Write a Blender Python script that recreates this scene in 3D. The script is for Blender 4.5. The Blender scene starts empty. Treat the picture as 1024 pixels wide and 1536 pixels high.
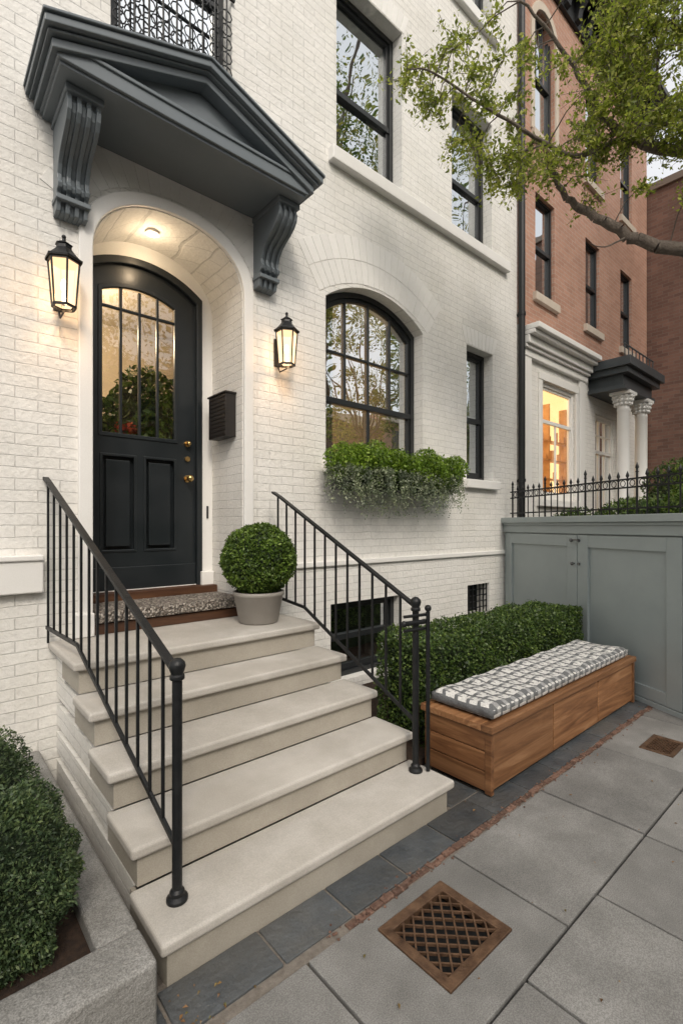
import bpy, math, random
import numpy as np
from mathutils import Vector, Matrix
from mathutils.geometry import tessellate_polygon
random.seed(7); rng=np.random.default_rng(7)
S=bpy.context.scene
YF=3.5
# ---------------------------------------------------------------- helpers
def link(o,parent=None):
    S.collection.objects.link(o)
    if parent: o.parent=parent
    return o
def root(name):
    e=bpy.data.objects.new(name,None); e.empty_display_size=.1
    return link(e)
class M:
    def __init__(s): s.v=[];s.f=[];s.m=[];s.s=[]
    def add(s,v,f,mi=0,sm=False):
        o=len(s.v); s.v+= [tuple(p) for p in v]
        for q in f: s.f.append(tuple(i+o for i in q)); s.m.append(mi); s.s.append(sm)
    def box(s,x0,x1,y0,y1,z0,z1,mi=0,T=None):
        v=[Vector(p) for p in ((x0,y0,z0),(x1,y0,z0),(x1,y1,z0),(x0,y1,z0),(x0,y0,z1),(x1,y0,z1),(x1,y1,z1),(x0,y1,z1))]
        if T is not None: v=[T@p for p in v]
        s.add(v,[(0,3,2,1),(4,5,6,7),(0,1,5,4),(1,2,6,5),(2,3,7,6),(3,0,4,7)],mi)
    def prism(s,poly,ax,a0,a1,mi=0,T=None):
        n=len(poly)
        def mk(p,a):
            if ax=='y': q=(p[0],a,p[1])
            elif ax=='x': q=(a,p[0],p[1])
            else: q=(p[0],p[1],a)
            q=Vector(q)
            return T@q if T is not None else q
        v=[mk(p,a0) for p in poly]+[mk(p,a1) for p in poly]
        f=[tuple(range(n)),tuple(range(2*n-1,n-1,-1))]+[(i,(i+1)%n,n+(i+1)%n,n+i) for i in range(n)]
        s.add(v,f,mi)
    def tube(s,p0,p1,r0,r1=None,seg=8,mi=0,sm=True,cap=True):
        if r1 is None: r1=r0
        p0=Vector(p0);p1=Vector(p1); d=(p1-p0)
        if d.length<1e-6: return
        d.normalize(); a=d.orthogonal().normalized(); b=d.cross(a)
        v=[];
        for p,r in((p0,r0),(p1,r1)):
            for i in range(seg):
                t=2*math.pi*i/seg; v.append(p+a*math.cos(t)*r+b*math.sin(t)*r)
        s.add(v,[(i,(i+1)%seg,seg+(i+1)%seg,seg+i) for i in range(seg)],mi,sm)
        if cap: s.add(v,[tuple(range(seg-1,-1,-1)),tuple(range(seg,2*seg))],mi)
    def path(s,pts,r0,r1,seg=8,mi=0):
        n=len(pts)-1
        for i in range(n):
            s.tube(pts[i],pts[i+1],r0+(r1-r0)*i/n,r0+(r1-r0)*(i+1)/n,seg,mi)
    def bar(s,p0,p1,w,h,mi=0):
        p0=Vector(p0);p1=Vector(p1);d=(p1-p0).normalized()
        up=Vector((0,0,1)); 
        if abs(d.z)>.95: up=Vector((0,1,0))
        a=d.cross(up).normalized(); b=a.cross(d).normalized()
        v=[]
        for p in(p0,p1):
            for x,y in((-1,-1),(1,-1),(1,1),(-1,1)): v.append(p+a*x*w/2+b*y*h/2)
        s.add(v,[(0,1,2,3),(7,6,5,4),(0,4,5,1),(1,5,6,2),(2,6,7,3),(3,7,4,0)],mi)
    def lathe(s,prof,c,seg=24,mi=0,sm=True,rot=0):
        v=[];n=len(prof)
        for r,z in prof:
            for i in range(seg):
                t=2*math.pi*i/seg+rot; v.append((c[0]+r*math.cos(t),c[1]+r*math.sin(t),c[2]+z))
        f=[(j*seg+i,j*seg+(i+1)%seg,(j+1)*seg+(i+1)%seg,(j+1)*seg+i) for j in range(n-1) for i in range(seg)]
        s.add(v,f,mi,sm)
    def ball(s,c,r,seg=12,mi=0):
        s.lathe([(max(1e-4,r*math.sin(math.pi*k/8)),-r*math.cos(math.pi*k/8)) for k in range(9)],c,seg,mi)
    def strip(s,outer,inner,y0,y1,mi=0,closed=False):
        n=len(outer); v=[(p[0],y0,p[1]) for p in outer]+[(p[0],y0,p[1]) for p in inner]+[(p[0],y1,p[1]) for p in outer]+[(p[0],y1,p[1]) for p in inner]
        f=[]
        R=range(n if closed else n-1)
        for i in R:
            j=(i+1)%n
            f+=[(i,j,n+j,n+i),(i,2*n+i,2*n+j,j),(n+i,n+j,3*n+j,3*n+i)]
        if not closed: f+=[(0,n,3*n,2*n),(n-1,3*n-1,4*n-1,2*n-1)]
        s.add(v,f,mi)
    def wall(s,outer,holes,y0,depth,mi=0,rmi=None):
        polys=[outer]+holes; flat=[p for q in polys for p in q]
        tri=tessellate_polygon([[Vector((p[0],p[1],0)) for p in q] for q in polys])
        s.add([(p[0],y0,p[1]) for p in flat],[tuple(t) for t in tri],mi)
        for q in polys:
            n=len(q); v=[(p[0],y0,p[1]) for p in q]+[(p[0],y0+depth,p[1]) for p in q]
            s.add(v,[(i,(i+1)%n,n+(i+1)%n,n+i) for i in range(n)],mi if rmi is None else rmi)
    def obj(s,name,mats,parent=None,bevel=0,seg=2,fixn=True):
        me=bpy.data.meshes.new(name); me.from_pydata(s.v,[],s.f)
        for m in (mats if isinstance(mats,(list,tuple)) else [mats]): me.materials.append(m)
        me.polygons.foreach_set('material_index',s.m); me.polygons.foreach_set('use_smooth',s.s)
        me.update()
        if fixn:
            import bmesh
            bm=bmesh.new(); bm.from_mesh(me); bmesh.ops.recalc_face_normals(bm,faces=bm.faces); bm.to_mesh(me); bm.free()
        o=bpy.data.objects.new(name,me); link(o,parent)
        if bevel:
            b=o.modifiers.new('b','BEVEL'); b.width=bevel; b.segments=seg; b.limit_method='ANGLE'; b.angle_limit=math.radians(35)
        return o
# ---------------------------------------------------------------- materials
def newmat(name):
    m=bpy.data.materials.new(name); m.use_nodes=True; nt=m.node_tree; nt.nodes.clear()
    out=nt.nodes.new('ShaderNodeOutputMaterial'); return m,nt,out
def N(nt,t,**k):
    n=nt.nodes.new('ShaderNode'+t)
    for a,b in k.items():
        if a.startswith('_'): setattr(n,a[1:],b)
        else: n.inputs[a.replace('__',' ')].default_value=b
    return n
def ramp(nt,src,stops):
    r=nt.nodes.new('ShaderNodeValToRGB'); e=r.color_ramp.elements
    while len(e)<len(stops): e.new(.5)
    for el,(p,c) in zip(e,stops): el.position=p; el.color=(*c,1)
    nt.links.new(src,r.inputs[0]); return r.outputs[0]
def mixc(nt,fac,a,b,mode='MIX'):
    n=nt.nodes.new('ShaderNodeMix'); n.data_type='RGBA'; n.blend_type=mode
    for inp,val in((n.inputs[0],fac),(n.inputs[6],a),(n.inputs[7],b)):
        if hasattr(val,'is_output'): nt.links.new(val,inp)
        elif isinstance(val,(int,float)): inp.default_value=val
        else: inp.default_value=(*val,1)
    return n.outputs[2]
def simple(name,c1,c2=None,scale=8,rough=.6,bump=0,metal=0,island=0,fine=0,stretch=(1,1,1),dist=.01,spec=.5,c3=None):
    m,nt,out=newmat(name); p=N(nt,'BsdfPrincipled',Roughness=rough,Metallic=metal); p.inputs['Specular IOR Level'].default_value=spec
    L=nt.links; g=N(nt,'NewGeometry'); mp=N(nt,'Mapping'); L.new(g.outputs['Position'],mp.inputs[0]); mp.inputs['Scale'].default_value=stretch
    n1=N(nt,'TexNoise',Scale=scale,Detail=5,Roughness=.6); L.new(mp.outputs[0],n1.inputs[0])
    col=ramp(nt,n1.outputs[0],[(.3,c1),(.7,c2 or c1)])
    if c3:
        n4=N(nt,'TexNoise',Scale=scale*.23,Detail=5,Roughness=.65); L.new(mp.outputs[0],n4.inputs[0])
        f=ramp(nt,n4.outputs[0],[(.45,(0,0,0)),(.66,(1,1,1))]); col=mixc(nt,f,col,c3)
    if fine:
        n2=N(nt,'TexNoise',Scale=220,Detail=1); L.new(g.outputs['Position'],n2.inputs[0])
        f=ramp(nt,n2.outputs[0],[(.35,(1-fine,)*3),(.65,(1+fine*.4,)*3)]); col=mixc(nt,1.0,col,f,'MULTIPLY')
    if island:
        r=ramp(nt,g.outputs['Random Per Island'],[(0,(1-island,)*3),(1,(1+island*.3,)*3)]); col=mixc(nt,1.0,col,r,'MULTIPLY')
    L.new(col,p.inputs['Base Color'])
    rr=N(nt,'MapRange'); rr.inputs[3].default_value=max(0.03,rough-.12); rr.inputs[4].default_value=min(1,rough+.12); L.new(n1.outputs[0],rr.inputs[0]); L.new(rr.outputs[0],p.inputs['Roughness'])
    if bump:
        n3=N(nt,'TexNoise',Scale=scale*6,Detail=4); L.new(mp.outputs[0],n3.inputs[0])
        b=N(nt,'Bump',Strength=bump,Distance=dist); L.new(n3.outputs[0],b.inputs['Height']); L.new(b.outputs[0],p.inputs['Normal'])
    L.new(p.outputs[0],out.inputs[0]); return m
def brick(name,c1,c2,mortar,w=.21,h=.072,ms=.005,bump=.6,rough=.7,dist=.006,stain=(.9,.9,.88),sm=.25):
    m,nt,out=newmat(name); L=nt.links; p=N(nt,'BsdfPrincipled',Roughness=rough); g=N(nt,'NewGeometry')
    sx=N(nt,'SeparateXYZ'); L.new(g.outputs['Position'],sx.inputs[0])
    ad=N(nt,'Math',_operation='ADD'); L.new(sx.outputs[0],ad.inputs[0]); L.new(sx.outputs[1],ad.inputs[1])
    nz=N(nt,'TexNoise',Scale=5.0,Detail=2); L.new(g.outputs['Position'],nz.inputs[0])
    wz=N(nt,'Math',_operation='MULTIPLY_ADD'); L.new(nz.outputs[0],wz.inputs[0]); wz.inputs[1].default_value=.02; L.new(sx.outputs[2],wz.inputs[2])
    cb=N(nt,'CombineXYZ'); L.new(ad.outputs[0],cb.inputs[0]); L.new(wz.outputs[0],cb.inputs[1])
    b=N(nt,'TexBrick',Scale=1.0); b.inputs['Brick Width'].default_value=w; b.inputs['Row Height'].default_value=h; b.inputs['Mortar Size'].default_value=ms
    b.inputs['Mortar Smooth'].default_value=sm; b.inputs['Color1'].default_value=(*c1,1); b.inputs['Color2'].default_value=(*c2,1); b.inputs['Mortar'].default_value=(*mortar,1)
    L.new(cb.outputs[0],b.inputs[0])
    n2=N(nt,'TexNoise',Scale=1.1,Detail=6,Roughness=.65); L.new(g.outputs['Position'],n2.inputs[0])
    st=ramp(nt,n2.outputs[0],[(.35,stain),(.62,(1,1,1))]); col=mixc(nt,1.0,b.outputs[0],st,'MULTIPLY')
    n5=N(nt,'TexNoise',Scale=45,Detail=4); L.new(g.outputs['Position'],n5.inputs[0])
    st2=ramp(nt,n5.outputs[0],[(.3,(.93,)*3),(.6,(1.02,)*3)]); col=mixc(nt,1.0,col,st2,'MULTIPLY')
    L.new(col,p.inputs['Base Color'])
    inv=N(nt,'Math',_operation='MULTIPLY_ADD'); L.new(b.outputs[1],inv.inputs[0]); inv.inputs[1].default_value=-1.0
    sc=N(nt,'Math',_operation='MULTIPLY'); L.new(n5.outputs[0],sc.inputs[0]); sc.inputs[1].default_value=1.5; L.new(sc.outputs[0],inv.inputs[2])
    bp=N(nt,'Bump',Strength=bump,Distance=dist); L.new(inv.outputs[0],bp.inputs['Height']); L.new(bp.outputs[0],p.inputs['Normal'])
    L.new(p.outputs[0],out.inputs[0]); return m
def leafmat(name,cols,trans=.3,rough=.5):
    m,nt,out=newmat(name); L=nt.links; g=N(nt,'NewGeometry'); p=N(nt,'BsdfPrincipled',Roughness=rough)
    c=ramp(nt,g.outputs['Random Per Island'],[(i/(len(cols)-1),k) for i,k in enumerate(cols)])
    n1=N(nt,'TexNoise',Scale=8,Detail=2); L.new(g.outputs['Position'],n1.inputs[0]); f=ramp(nt,n1.outputs[0],[(.35,(.6,.62,.62)),(.65,(1.3,1.25,1.1))])
    c=mixc(nt,1.0,c,f,'MULTIPLY')
    L.new(c,p.inputs['Base Color']); t=N(nt,'BsdfTranslucent'); L.new(c,t.inputs[0]); mx=N(nt,'MixShader',Fac=trans)
    L.new(p.outputs[0],mx.inputs[1]); L.new(t.outputs[0],mx.inputs[2]); L.new(mx.outputs[0],out.inputs[0]); return m
def glassmat(name,refl=.42,tint=(.35,.38,.38),wav=.012):
    m,nt,out=newmat(name); L=nt.links; gl=N(nt,'BsdfGlossy',Roughness=.01); gl.inputs[0].default_value=(.92,.96,.98,1)
    tr=N(nt,'BsdfTransparent'); tr.inputs[0].default_value=(*tint,1)
    lw=N(nt,'LayerWeight',Blend=.25); mr=N(nt,'MapRange'); mr.inputs[3].default_value=refl; mr.inputs[4].default_value=.95; L.new(lw.outputs[0],mr.inputs[0])
    g=N(nt,'NewGeometry'); n=N(nt,'TexNoise',Scale=2.2,Detail=1); L.new(g.outputs['Position'],n.inputs[0])
    b=N(nt,'Bump',Strength=wav,Distance=.3); L.new(n.outputs[0],b.inputs['Height']); L.new(b.outputs[0],gl.inputs['Normal'])
    mx=N(nt,'MixShader'); L.new(mr.outputs[0],mx.inputs[0]); L.new(tr.outputs[0],mx.inputs[1]); L.new(gl.outputs[0],mx.inputs[2]); L.new(mx.outputs[0],out.inputs[0]); return m
def emit(name,c,s,transp=0):
    m,nt,out=newmat(name); e=N(nt,'Emission',Strength=s); e.inputs[0].default_value=(*c,1)
    if transp:
        t=N(nt,'BsdfTransparent'); mx=N(nt,'MixShader',Fac=transp); nt.links.new(e.outputs[0],mx.inputs[1]); nt.links.new(t.outputs[0],mx.inputs[2]); nt.links.new(mx.outputs[0],out.inputs[0])
    else: nt.links.new(e.outputs[0],out.inputs[0])
    return m
def woodmat(name,c1,c2,c3,axis=0,rough=.45):
    m,nt,out=newmat(name); L=nt.links; g=N(nt,'NewGeometry'); mp=N(nt,'Mapping'); L.new(g.outputs['Position'],mp.inputs[0])
    sc=[14,14,14]; sc[axis]=1.2; mp.inputs['Scale'].default_value=sc
    ri=N(nt,'Math',_operation='MULTIPLY'); L.new(g.outputs['Random Per Island'],ri.inputs[0]); ri.inputs[1].default_value=37
    cb=N(nt,'CombineXYZ'); L.new(ri.outputs[0],cb.inputs[0]);L.new(ri.outputs[0],cb.inputs[1]);L.new(ri.outputs[0],cb.inputs[2]); L.new(cb.outputs[0],mp.inputs['Location'])
    n=N(nt,'TexNoise',Scale=1.0,Detail=8,Roughness=.66,Distortion=1.4); L.new(mp.outputs[0],n.inputs[0])
    col=ramp(nt,n.outputs[0],[(.3,c1),(.5,c2),(.68,c3)])
    r=ramp(nt,g.outputs['Random Per Island'],[(0,(.68,)*3),(1,(1.12,)*3)]); col=mixc(nt,1.0,col,r,'MULTIPLY')
    p=N(nt,'BsdfPrincipled',Roughness=rough); L.new(col,p.inputs['Base Color'])
    b=N(nt,'Bump',Strength=.25,Distance=.003); L.new(n.outputs[0],b.inputs['Height']); L.new(b.outputs[0],p.inputs['Normal'])
    L.new(p.outputs[0],out.inputs[0]); return m

WB=brick('white_painted_brick',(.80,.785,.75),(.76,.748,.716),(.62,.61,.585),w=.24,h=.07,ms=.004,bump=.6,dist=.006,stain=(.90,.895,.875),sm=.5)
WT=simple('white_trim_paint',(.76,.75,.72),(.80,.79,.765),3,.5,.08,fine=.03)
WV=simple('white_painted_voussoir',(.76,.75,.715),(.80,.785,.755),20,.65,.3,island=.05)
GC=simple('blue_grey_canopy_paint',(.125,.148,.163),(.155,.178,.194),2,.42,.06)
SG=simple('sage_grey_wall_paint',(.285,.325,.325),(.325,.365,.362),2.5,.45,.08,fine=.03)
BK=simple('black_iron',(.006,.007,.008),(.013,.014,.015),30,.42,.2,spec=.35)
DK=simple('black_window_frame',(.012,.014,.015),(.018,.02,.022),6,.4,.05)
DP=simple('charcoal_door_paint',(.012,.016,.0185),(.017,.021,.024),5,.34,.05)
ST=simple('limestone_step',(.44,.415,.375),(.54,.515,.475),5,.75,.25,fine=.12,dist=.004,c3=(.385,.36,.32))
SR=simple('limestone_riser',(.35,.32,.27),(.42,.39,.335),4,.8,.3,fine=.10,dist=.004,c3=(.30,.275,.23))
CO=simple('sidewalk_concrete',(.20,.197,.187),(.30,.296,.284),5,.8,.35,island=.24,fine=.3,dist=.005,c3=(.175,.173,.165))
CP=simple('planter_concrete',(.21,.205,.19),(.30,.295,.28),8,.9,.7,fine=.35,dist=.012)
SL=simple('slate',(.05,.06,.07),(.12,.13,.137),6,.45,.7,island=.45,fine=.14,dist=.012,c3=(.10,.098,.09))
MO=simple('mortar_bed',(.14,.12,.10),(.24,.215,.185),40,.95,.6)
BE=simple('red_brick_edging',(.13,.06,.042),(.30,.19,.14),60,.9,.8,island=.5)
AS=simple('asphalt',(.045,.045,.046),(.06,.06,.06),30,.9,.5)
SO=simple('bark_mulch',(.035,.02,.013),(.10,.055,.032),50,.95,1.0,dist=.03)
BR=simple('brass',(.55,.36,.14),(.65,.45,.2),20,.28,metal=1)
BZ=simple('bronze_grate',(.085,.048,.03),(.21,.125,.075),18,.45,.4,metal=.5)
GB=simple('black_depth_shade',(.006,.006,.006),rough=.9)  # flat black stands for the darkness behind grate and vent bars
TAU=simple('taupe_pot',(.25,.23,.205),(.29,.27,.245),10,.55,.1)
RB=brick('salmon_brick',(.50,.28,.20),(.42,.225,.16),(.48,.385,.32),w=.2,h=.068,stain=(.84,.82,.8))
DB=brick('brown_brick',(.22,.115,.082),(.145,.074,.054),(.19,.145,.12),w=.2,h=.068,stain=(.7,.68,.66))
BS=simple('brownstone_trim',(.5,.43,.35),(.58,.51,.43),6,.8,.2)
WDX=woodmat('cedar_wood',(.11,.046,.018),(.25,.118,.05),(.38,.205,.10),0)
WDY=woodmat('cedar_wood_end',(.09,.036,.015),(.20,.09,.037),(.31,.155,.07),1)
WDD=woodmat('threshold_wood',(.035,.014,.007),(.08,.034,.016),(.13,.06,.028),0)
GL=glassmat('window_glass',.66,(.5,.52,.5)); GD=glassmat('door_glass',.13,(.9,.9,.87)); GW=glassmat('neighbour_glass',.72)
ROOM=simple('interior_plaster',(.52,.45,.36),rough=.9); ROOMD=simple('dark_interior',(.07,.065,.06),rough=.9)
CUR=simple('linen_curtain',(.55,.52,.46),(.62,.58,.52),8,.9)
LG=emit('lantern_glass_glow',(1,.66,.36),2.4,.35); BULB=emit('warm_bulb',(1,.72,.44),16)
LIT=emit('shop_wall_emission',(1,.62,.27),1.9)  # wall colour gives off the room's warm light itself
BX=leafmat('boxwood_leaves',[(.02,.045,.012),(.045,.09,.018),(.08,.14,.028),(.14,.20,.05)],.25)
BXB=leafmat('bluish_boxwood_leaves',[(.025,.05,.024),(.05,.088,.037),(.08,.128,.055),(.14,.19,.08)],.25)
TOP=leafmat('topiary_leaves',[(.035,.07,.01),(.065,.125,.016),(.10,.175,.025),(.18,.26,.05)],.28)
LIM=leafmat('bright_planter_leaves',[(.07,.13,.012),(.13,.24,.022),(.21,.34,.035),(.30,.42,.07)],.4)
SIL=leafmat('silver_trailing_leaves',[(.11,.15,.085),(.19,.24,.15),(.29,.34,.23),(.38,.42,.33)],.3)
TL=leafmat('tree_leaves',[(.14,.19,.025),(.24,.31,.04),(.33,.39,.065),(.46,.47,.14)],.6)
TLD=leafmat('street_tree_leaves',[(.06,.11,.02),(.12,.18,.03),(.22,.26,.05),(.38,.34,.09)],.5)
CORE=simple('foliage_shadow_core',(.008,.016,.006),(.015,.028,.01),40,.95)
BARK=simple('bark',(.09,.072,.058),(.19,.155,.125),25,.9,.9,dist=.02,stretch=(1,1,.3))
def pebble():
    m,nt,out=newmat('pebbled_mat'); L=nt.links; g=N(nt,'NewGeometry'); v=N(nt,'TexVoronoi',Scale=75); L.new(g.outputs['Position'],v.inputs[0])
    s=N(nt,'SeparateColor'); L.new(v.outputs['Color'],s.inputs[0]); c=ramp(nt,s.outputs[0],[(0,(.09,.07,.055)),(.5,(.27,.235,.20)),(1,(.58,.53,.47))])
    d=ramp(nt,v.outputs['Distance'],[(.3,(1,1,1)),(.75,(.25,.25,.25))]); c=mixc(nt,1.0,c,d,'MULTIPLY')
    p=N(nt,'BsdfPrincipled',Roughness=.8); L.new(c,p.inputs['Base Color']); i=N(nt,'Math',_operation='MULTIPLY'); L.new(v.outputs['Distance'],i.inputs[0]); i.inputs[1].default_value=-1
    b=N(nt,'Bump',Strength=1,Distance=.008); L.new(i.outputs[0],b.inputs['Height']); L.new(b.outputs[0],p.inputs['Normal']); L.new(p.outputs[0],out.inputs[0]); return m
PB=pebble()

# ---------------------------------------------------------------- foliage helpers
def leaves(name,C,NRM,size,mat,parent=None,asp=.5,out=.5):
    n=len(C); a=rng.normal(size=(n,3)); a/=np.linalg.norm(a,axis=1)[:,None]
    if NRM is not None: a=a*(1-out)+NRM*out*1.1; a/=np.linalg.norm(a,axis=1)[:,None]
    r=rng.normal(size=(n,3)); b=np.cross(a,r); b/=np.linalg.norm(b,axis=1)[:,None]+1e-9
    c=np.cross(a,b)
    s=(size*rng.uniform(.6,1.3,n))[:,None]
    V=np.empty((n,4,3)); V[:,0]=C-a*s*.5; V[:,1]=C+b*s*asp*.5+c*s*.08; V[:,2]=C+a*s*.5; V[:,3]=C-b*s*asp*.5+c*s*.08
    me=bpy.data.meshes.new(name); me.vertices.add(n*4); me.vertices.foreach_set('co',V.reshape(-1).astype(np.float32))
    me.loops.add(n*4); me.loops.foreach_set('vertex_index',np.arange(n*4,dtype=np.int32))
    me.polygons.add(n); me.polygons.foreach_set('loop_start',np.arange(0,n*4,4,dtype=np.int32)); me.polygons.foreach_set('loop_total',np.full(n,4,dtype=np.int32))
    me.materials.append(mat); me.update(calc_edges=True); me.validate()
    return link(bpy.data.objects.new(name,me),parent)
def lump(P,amp,k):
    return amp*(np.sin(P[:,0]*k+1.3)*np.sin(P[:,1]*k*1.1+.4)+np.sin(P[:,2]*k*1.3+P[:,0]*k*.7)+.6*np.sin(P[:,1]*k*2.3+P[:,2]*k*2.1+P[:,0]*k*1.9))/2
def superell(c,r,e,n,depth=.12,amp=.02,k=12,zmin=-1):
    D=rng.normal(size=(n,3)); D/=np.linalg.norm(D,axis=1)[:,None]
    D=D[D[:,2]>zmin]; q=(np.abs(D)**e).sum(1)**(-1/e); P=D*q[:,None]*np.array(r); W=P+np.array(c)
    nn=P/np.array(r)**2; nn/=np.linalg.norm(nn,axis=1)[:,None]
    off=lump(W,amp,k)-rng.random(len(D))**2*depth*min(r)+rng.random(len(D))**8*.02
    return W+nn*off[:,None],nn
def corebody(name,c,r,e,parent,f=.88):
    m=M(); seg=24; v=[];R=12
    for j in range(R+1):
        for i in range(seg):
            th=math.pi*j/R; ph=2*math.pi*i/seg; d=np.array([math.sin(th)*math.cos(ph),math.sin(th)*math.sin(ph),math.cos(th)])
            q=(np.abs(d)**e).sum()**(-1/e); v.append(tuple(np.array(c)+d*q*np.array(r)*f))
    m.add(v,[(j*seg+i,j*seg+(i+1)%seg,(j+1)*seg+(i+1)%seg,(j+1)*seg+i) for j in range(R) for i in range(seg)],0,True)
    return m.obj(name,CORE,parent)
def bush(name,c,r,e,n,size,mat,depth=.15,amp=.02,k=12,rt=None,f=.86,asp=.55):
    e0=rt or root(name); P,nn=superell(c,r,e,n,depth,amp,k); leaves('leaves',P,nn,size,mat,e0,asp,.45); corebody('shade_core',c,r,e,e0,f); return e0  # core is a solid dark body painting the shade between leaves

# ---------------------------------------------------------------- outlines
def rect(x0,x1,z0,z1): return [(x0,z0),(x1,z0),(x1,z1),(x0,z1)]
def ell_arch(x0,x1,z0,zs,za,n=28,p=2.0):
    xc=(x0+x1)/2;a=(x1-x0)/2; pts=[(x0,z0),(x1,z0)]
    for i in range(n+1):
        t=math.pi*i/n; c=math.cos(t); s_=math.sin(t)
        pts.append((xc+a*math.copysign(abs(c)**(2/p),c),zs+(za-zs)*abs(s_)**(2/p)))
    return pts
def seg_arch(x0,x1,z0,zs,za,n=20):
    xc=(x0+x1)/2;a=(x1-x0)/2;h=za-zs; R=(a*a+h*h)/(2*h); pts=[(x0,z0),(x1,z0)]
    for i in range(n+1):
        x=x1-(x1-x0)*i/n; pts.append((x,za-R+math.sqrt(R*R-(x-xc)**2)))
    return pts
# ---------------------------------------------------------------- WHITE HOUSE
H=root('white_brick_townhouse')
door_open=ell_arch(.89,2.0,.3,3.42,3.86,32,2.15)
win_main=seg_arch(2.87,4.27,2.2,3.73,3.97)
W_up=[(3.0,3.92,5.12,6.85),(4.80,5.66,5.12,6.80),(1.0,1.9,4.75,6.85)]
W_3=[(3.0,3.92,8.0,9.7),(4.80,5.66,8.0,9.7),(1.0,1.9,8.0,9.7)]
W_sm=(5.10,5.68,2.17,3.82)
bas=(2.93,3.9,.12,.86); vent=(5.12,5.6,.48,.86)
holes=[door_open,win_main,rect(*W_sm),rect(*bas),rect(*vent)]+[rect(*w) for w in W_up+W_3]
m=M(); m.wall(rect(-5,6.3,-.1,12),holes,YF,.55,0)
m.box(6.26,6.3,YF+.56,9,0,12); m.box(-5,-4.96,YF+.56,9,0,12)
m.obj('facade_wall',WB,H)
m=M()
m.strip(ell_arch(.80,2.09,.88,3.46,3.95,32,2.15)[1:]+[(.80,.88)],ell_arch(.885,2.005,.88,3.425,3.865,32,2.15)[1:]+[(.885,.88)],YF-.03,YF+.02)
m.obj('door_arch_moulding',WT,H,.008)
def voussoirs(mb,outline,rowd,rows,gap=.005,bw=.072,y=YF):
    pts=[Vector((p[0],p[1])) for p in outline]
    L=[0]
    for i in range(1,len(pts)): L.append(L[-1]+(pts[i]-pts[i-1]).length)
    def at(s):
        for i in range(1,len(pts)):
            if s<=L[i] or i==len(pts)-1:
                t=(s-L[i-1])/(L[i]-L[i-1]); p=pts[i-1].lerp(pts[i],t); d=(pts[i]-pts[i-1]).normalized(); return p,d
    n=int(L[-1]/bw)
    for k in range(n):
        s0=L[-1]*k/n;s1=L[-1]*(k+1)/n
        (a,da),(b,db)=at(s0),at(s1)
        na=Vector((da.y,-da.x)); nb=Vector((db.y,-db.x))
        if na.y<0 : na=-na
        if nb.y<0 : nb=-nb
        for r in range(rows):
            o=.01+r*(rowd+gap); hw=gap*.35
            q=[a+da*hw+na*o,b-db*hw+nb*o,b-db*hw+nb*(o+rowd),a+da*hw+na*(o+rowd)]
            mb.prism([(p.x,p.y) for p in q],'y',y-.003-random.random()*.002,y+.02)
m=M(); arc=ell_arch(.78,2.11,.88,3.46,3.97,48,2.15)[2:]; arc=[p for p in arc if p[1]>3.62]
voussoirs(m,arc,.24,1)
arc2=seg_arch(2.80,4.34,2.2,3.74,3.99)[2:]; voussoirs(m,arc2,.22,2)
for (x0,x1,z0,z1) in [W_sm]+W_up[:2]:
    xc=(x0+x1)/2;n=int((x1-x0+.1)/.072)
    for k in range(n):
        u0=(k/n-.5);u1=((k+1)/n-.5);w=x1-x0+.06
        q=[(xc+u0*w+.002,z1+.01),(xc+u1*w-.002,z1+.01),(xc+u1*(w+.16)-.002,z1+.22),(xc+u0*(w+.16)+.002,z1+.22)]
        m.prism(q,'y',YF-.003-random.random()*.002,YF+.02)
m.obj('brick_arches',WV,H,.0015)
m=M()
m.box(-5,.60,YF-.06,YF,1.19,1.40); m.box(-5,.60,YF-.075,YF,1.385,1.42)
m.box(2.12,6.30,YF-.03,YF,1.22,1.27)
m.box(2.90,6.0,YF-.075,YF+.1,4.985,5.115)
m.box(5.04,5.76,YF-.07,YF+.1,2.06,2.165); m.box(2.83,4.32,YF-.06,YF+.1,2.09,2.195)
m.box(4.70,5.76,YF-.07,YF+.1,7.86,7.995); m.box(2.9,4.02,YF-.07,YF+.1,7.86,7.995); m.box(.9,2.0,YF-.07,YF+.1,7.86,7.995); m.box(.92,1.98,YF-.07,YF+.1,4.64,4.745)
m.obj('stone_sills_and_ledges',WT,H,.008)
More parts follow.
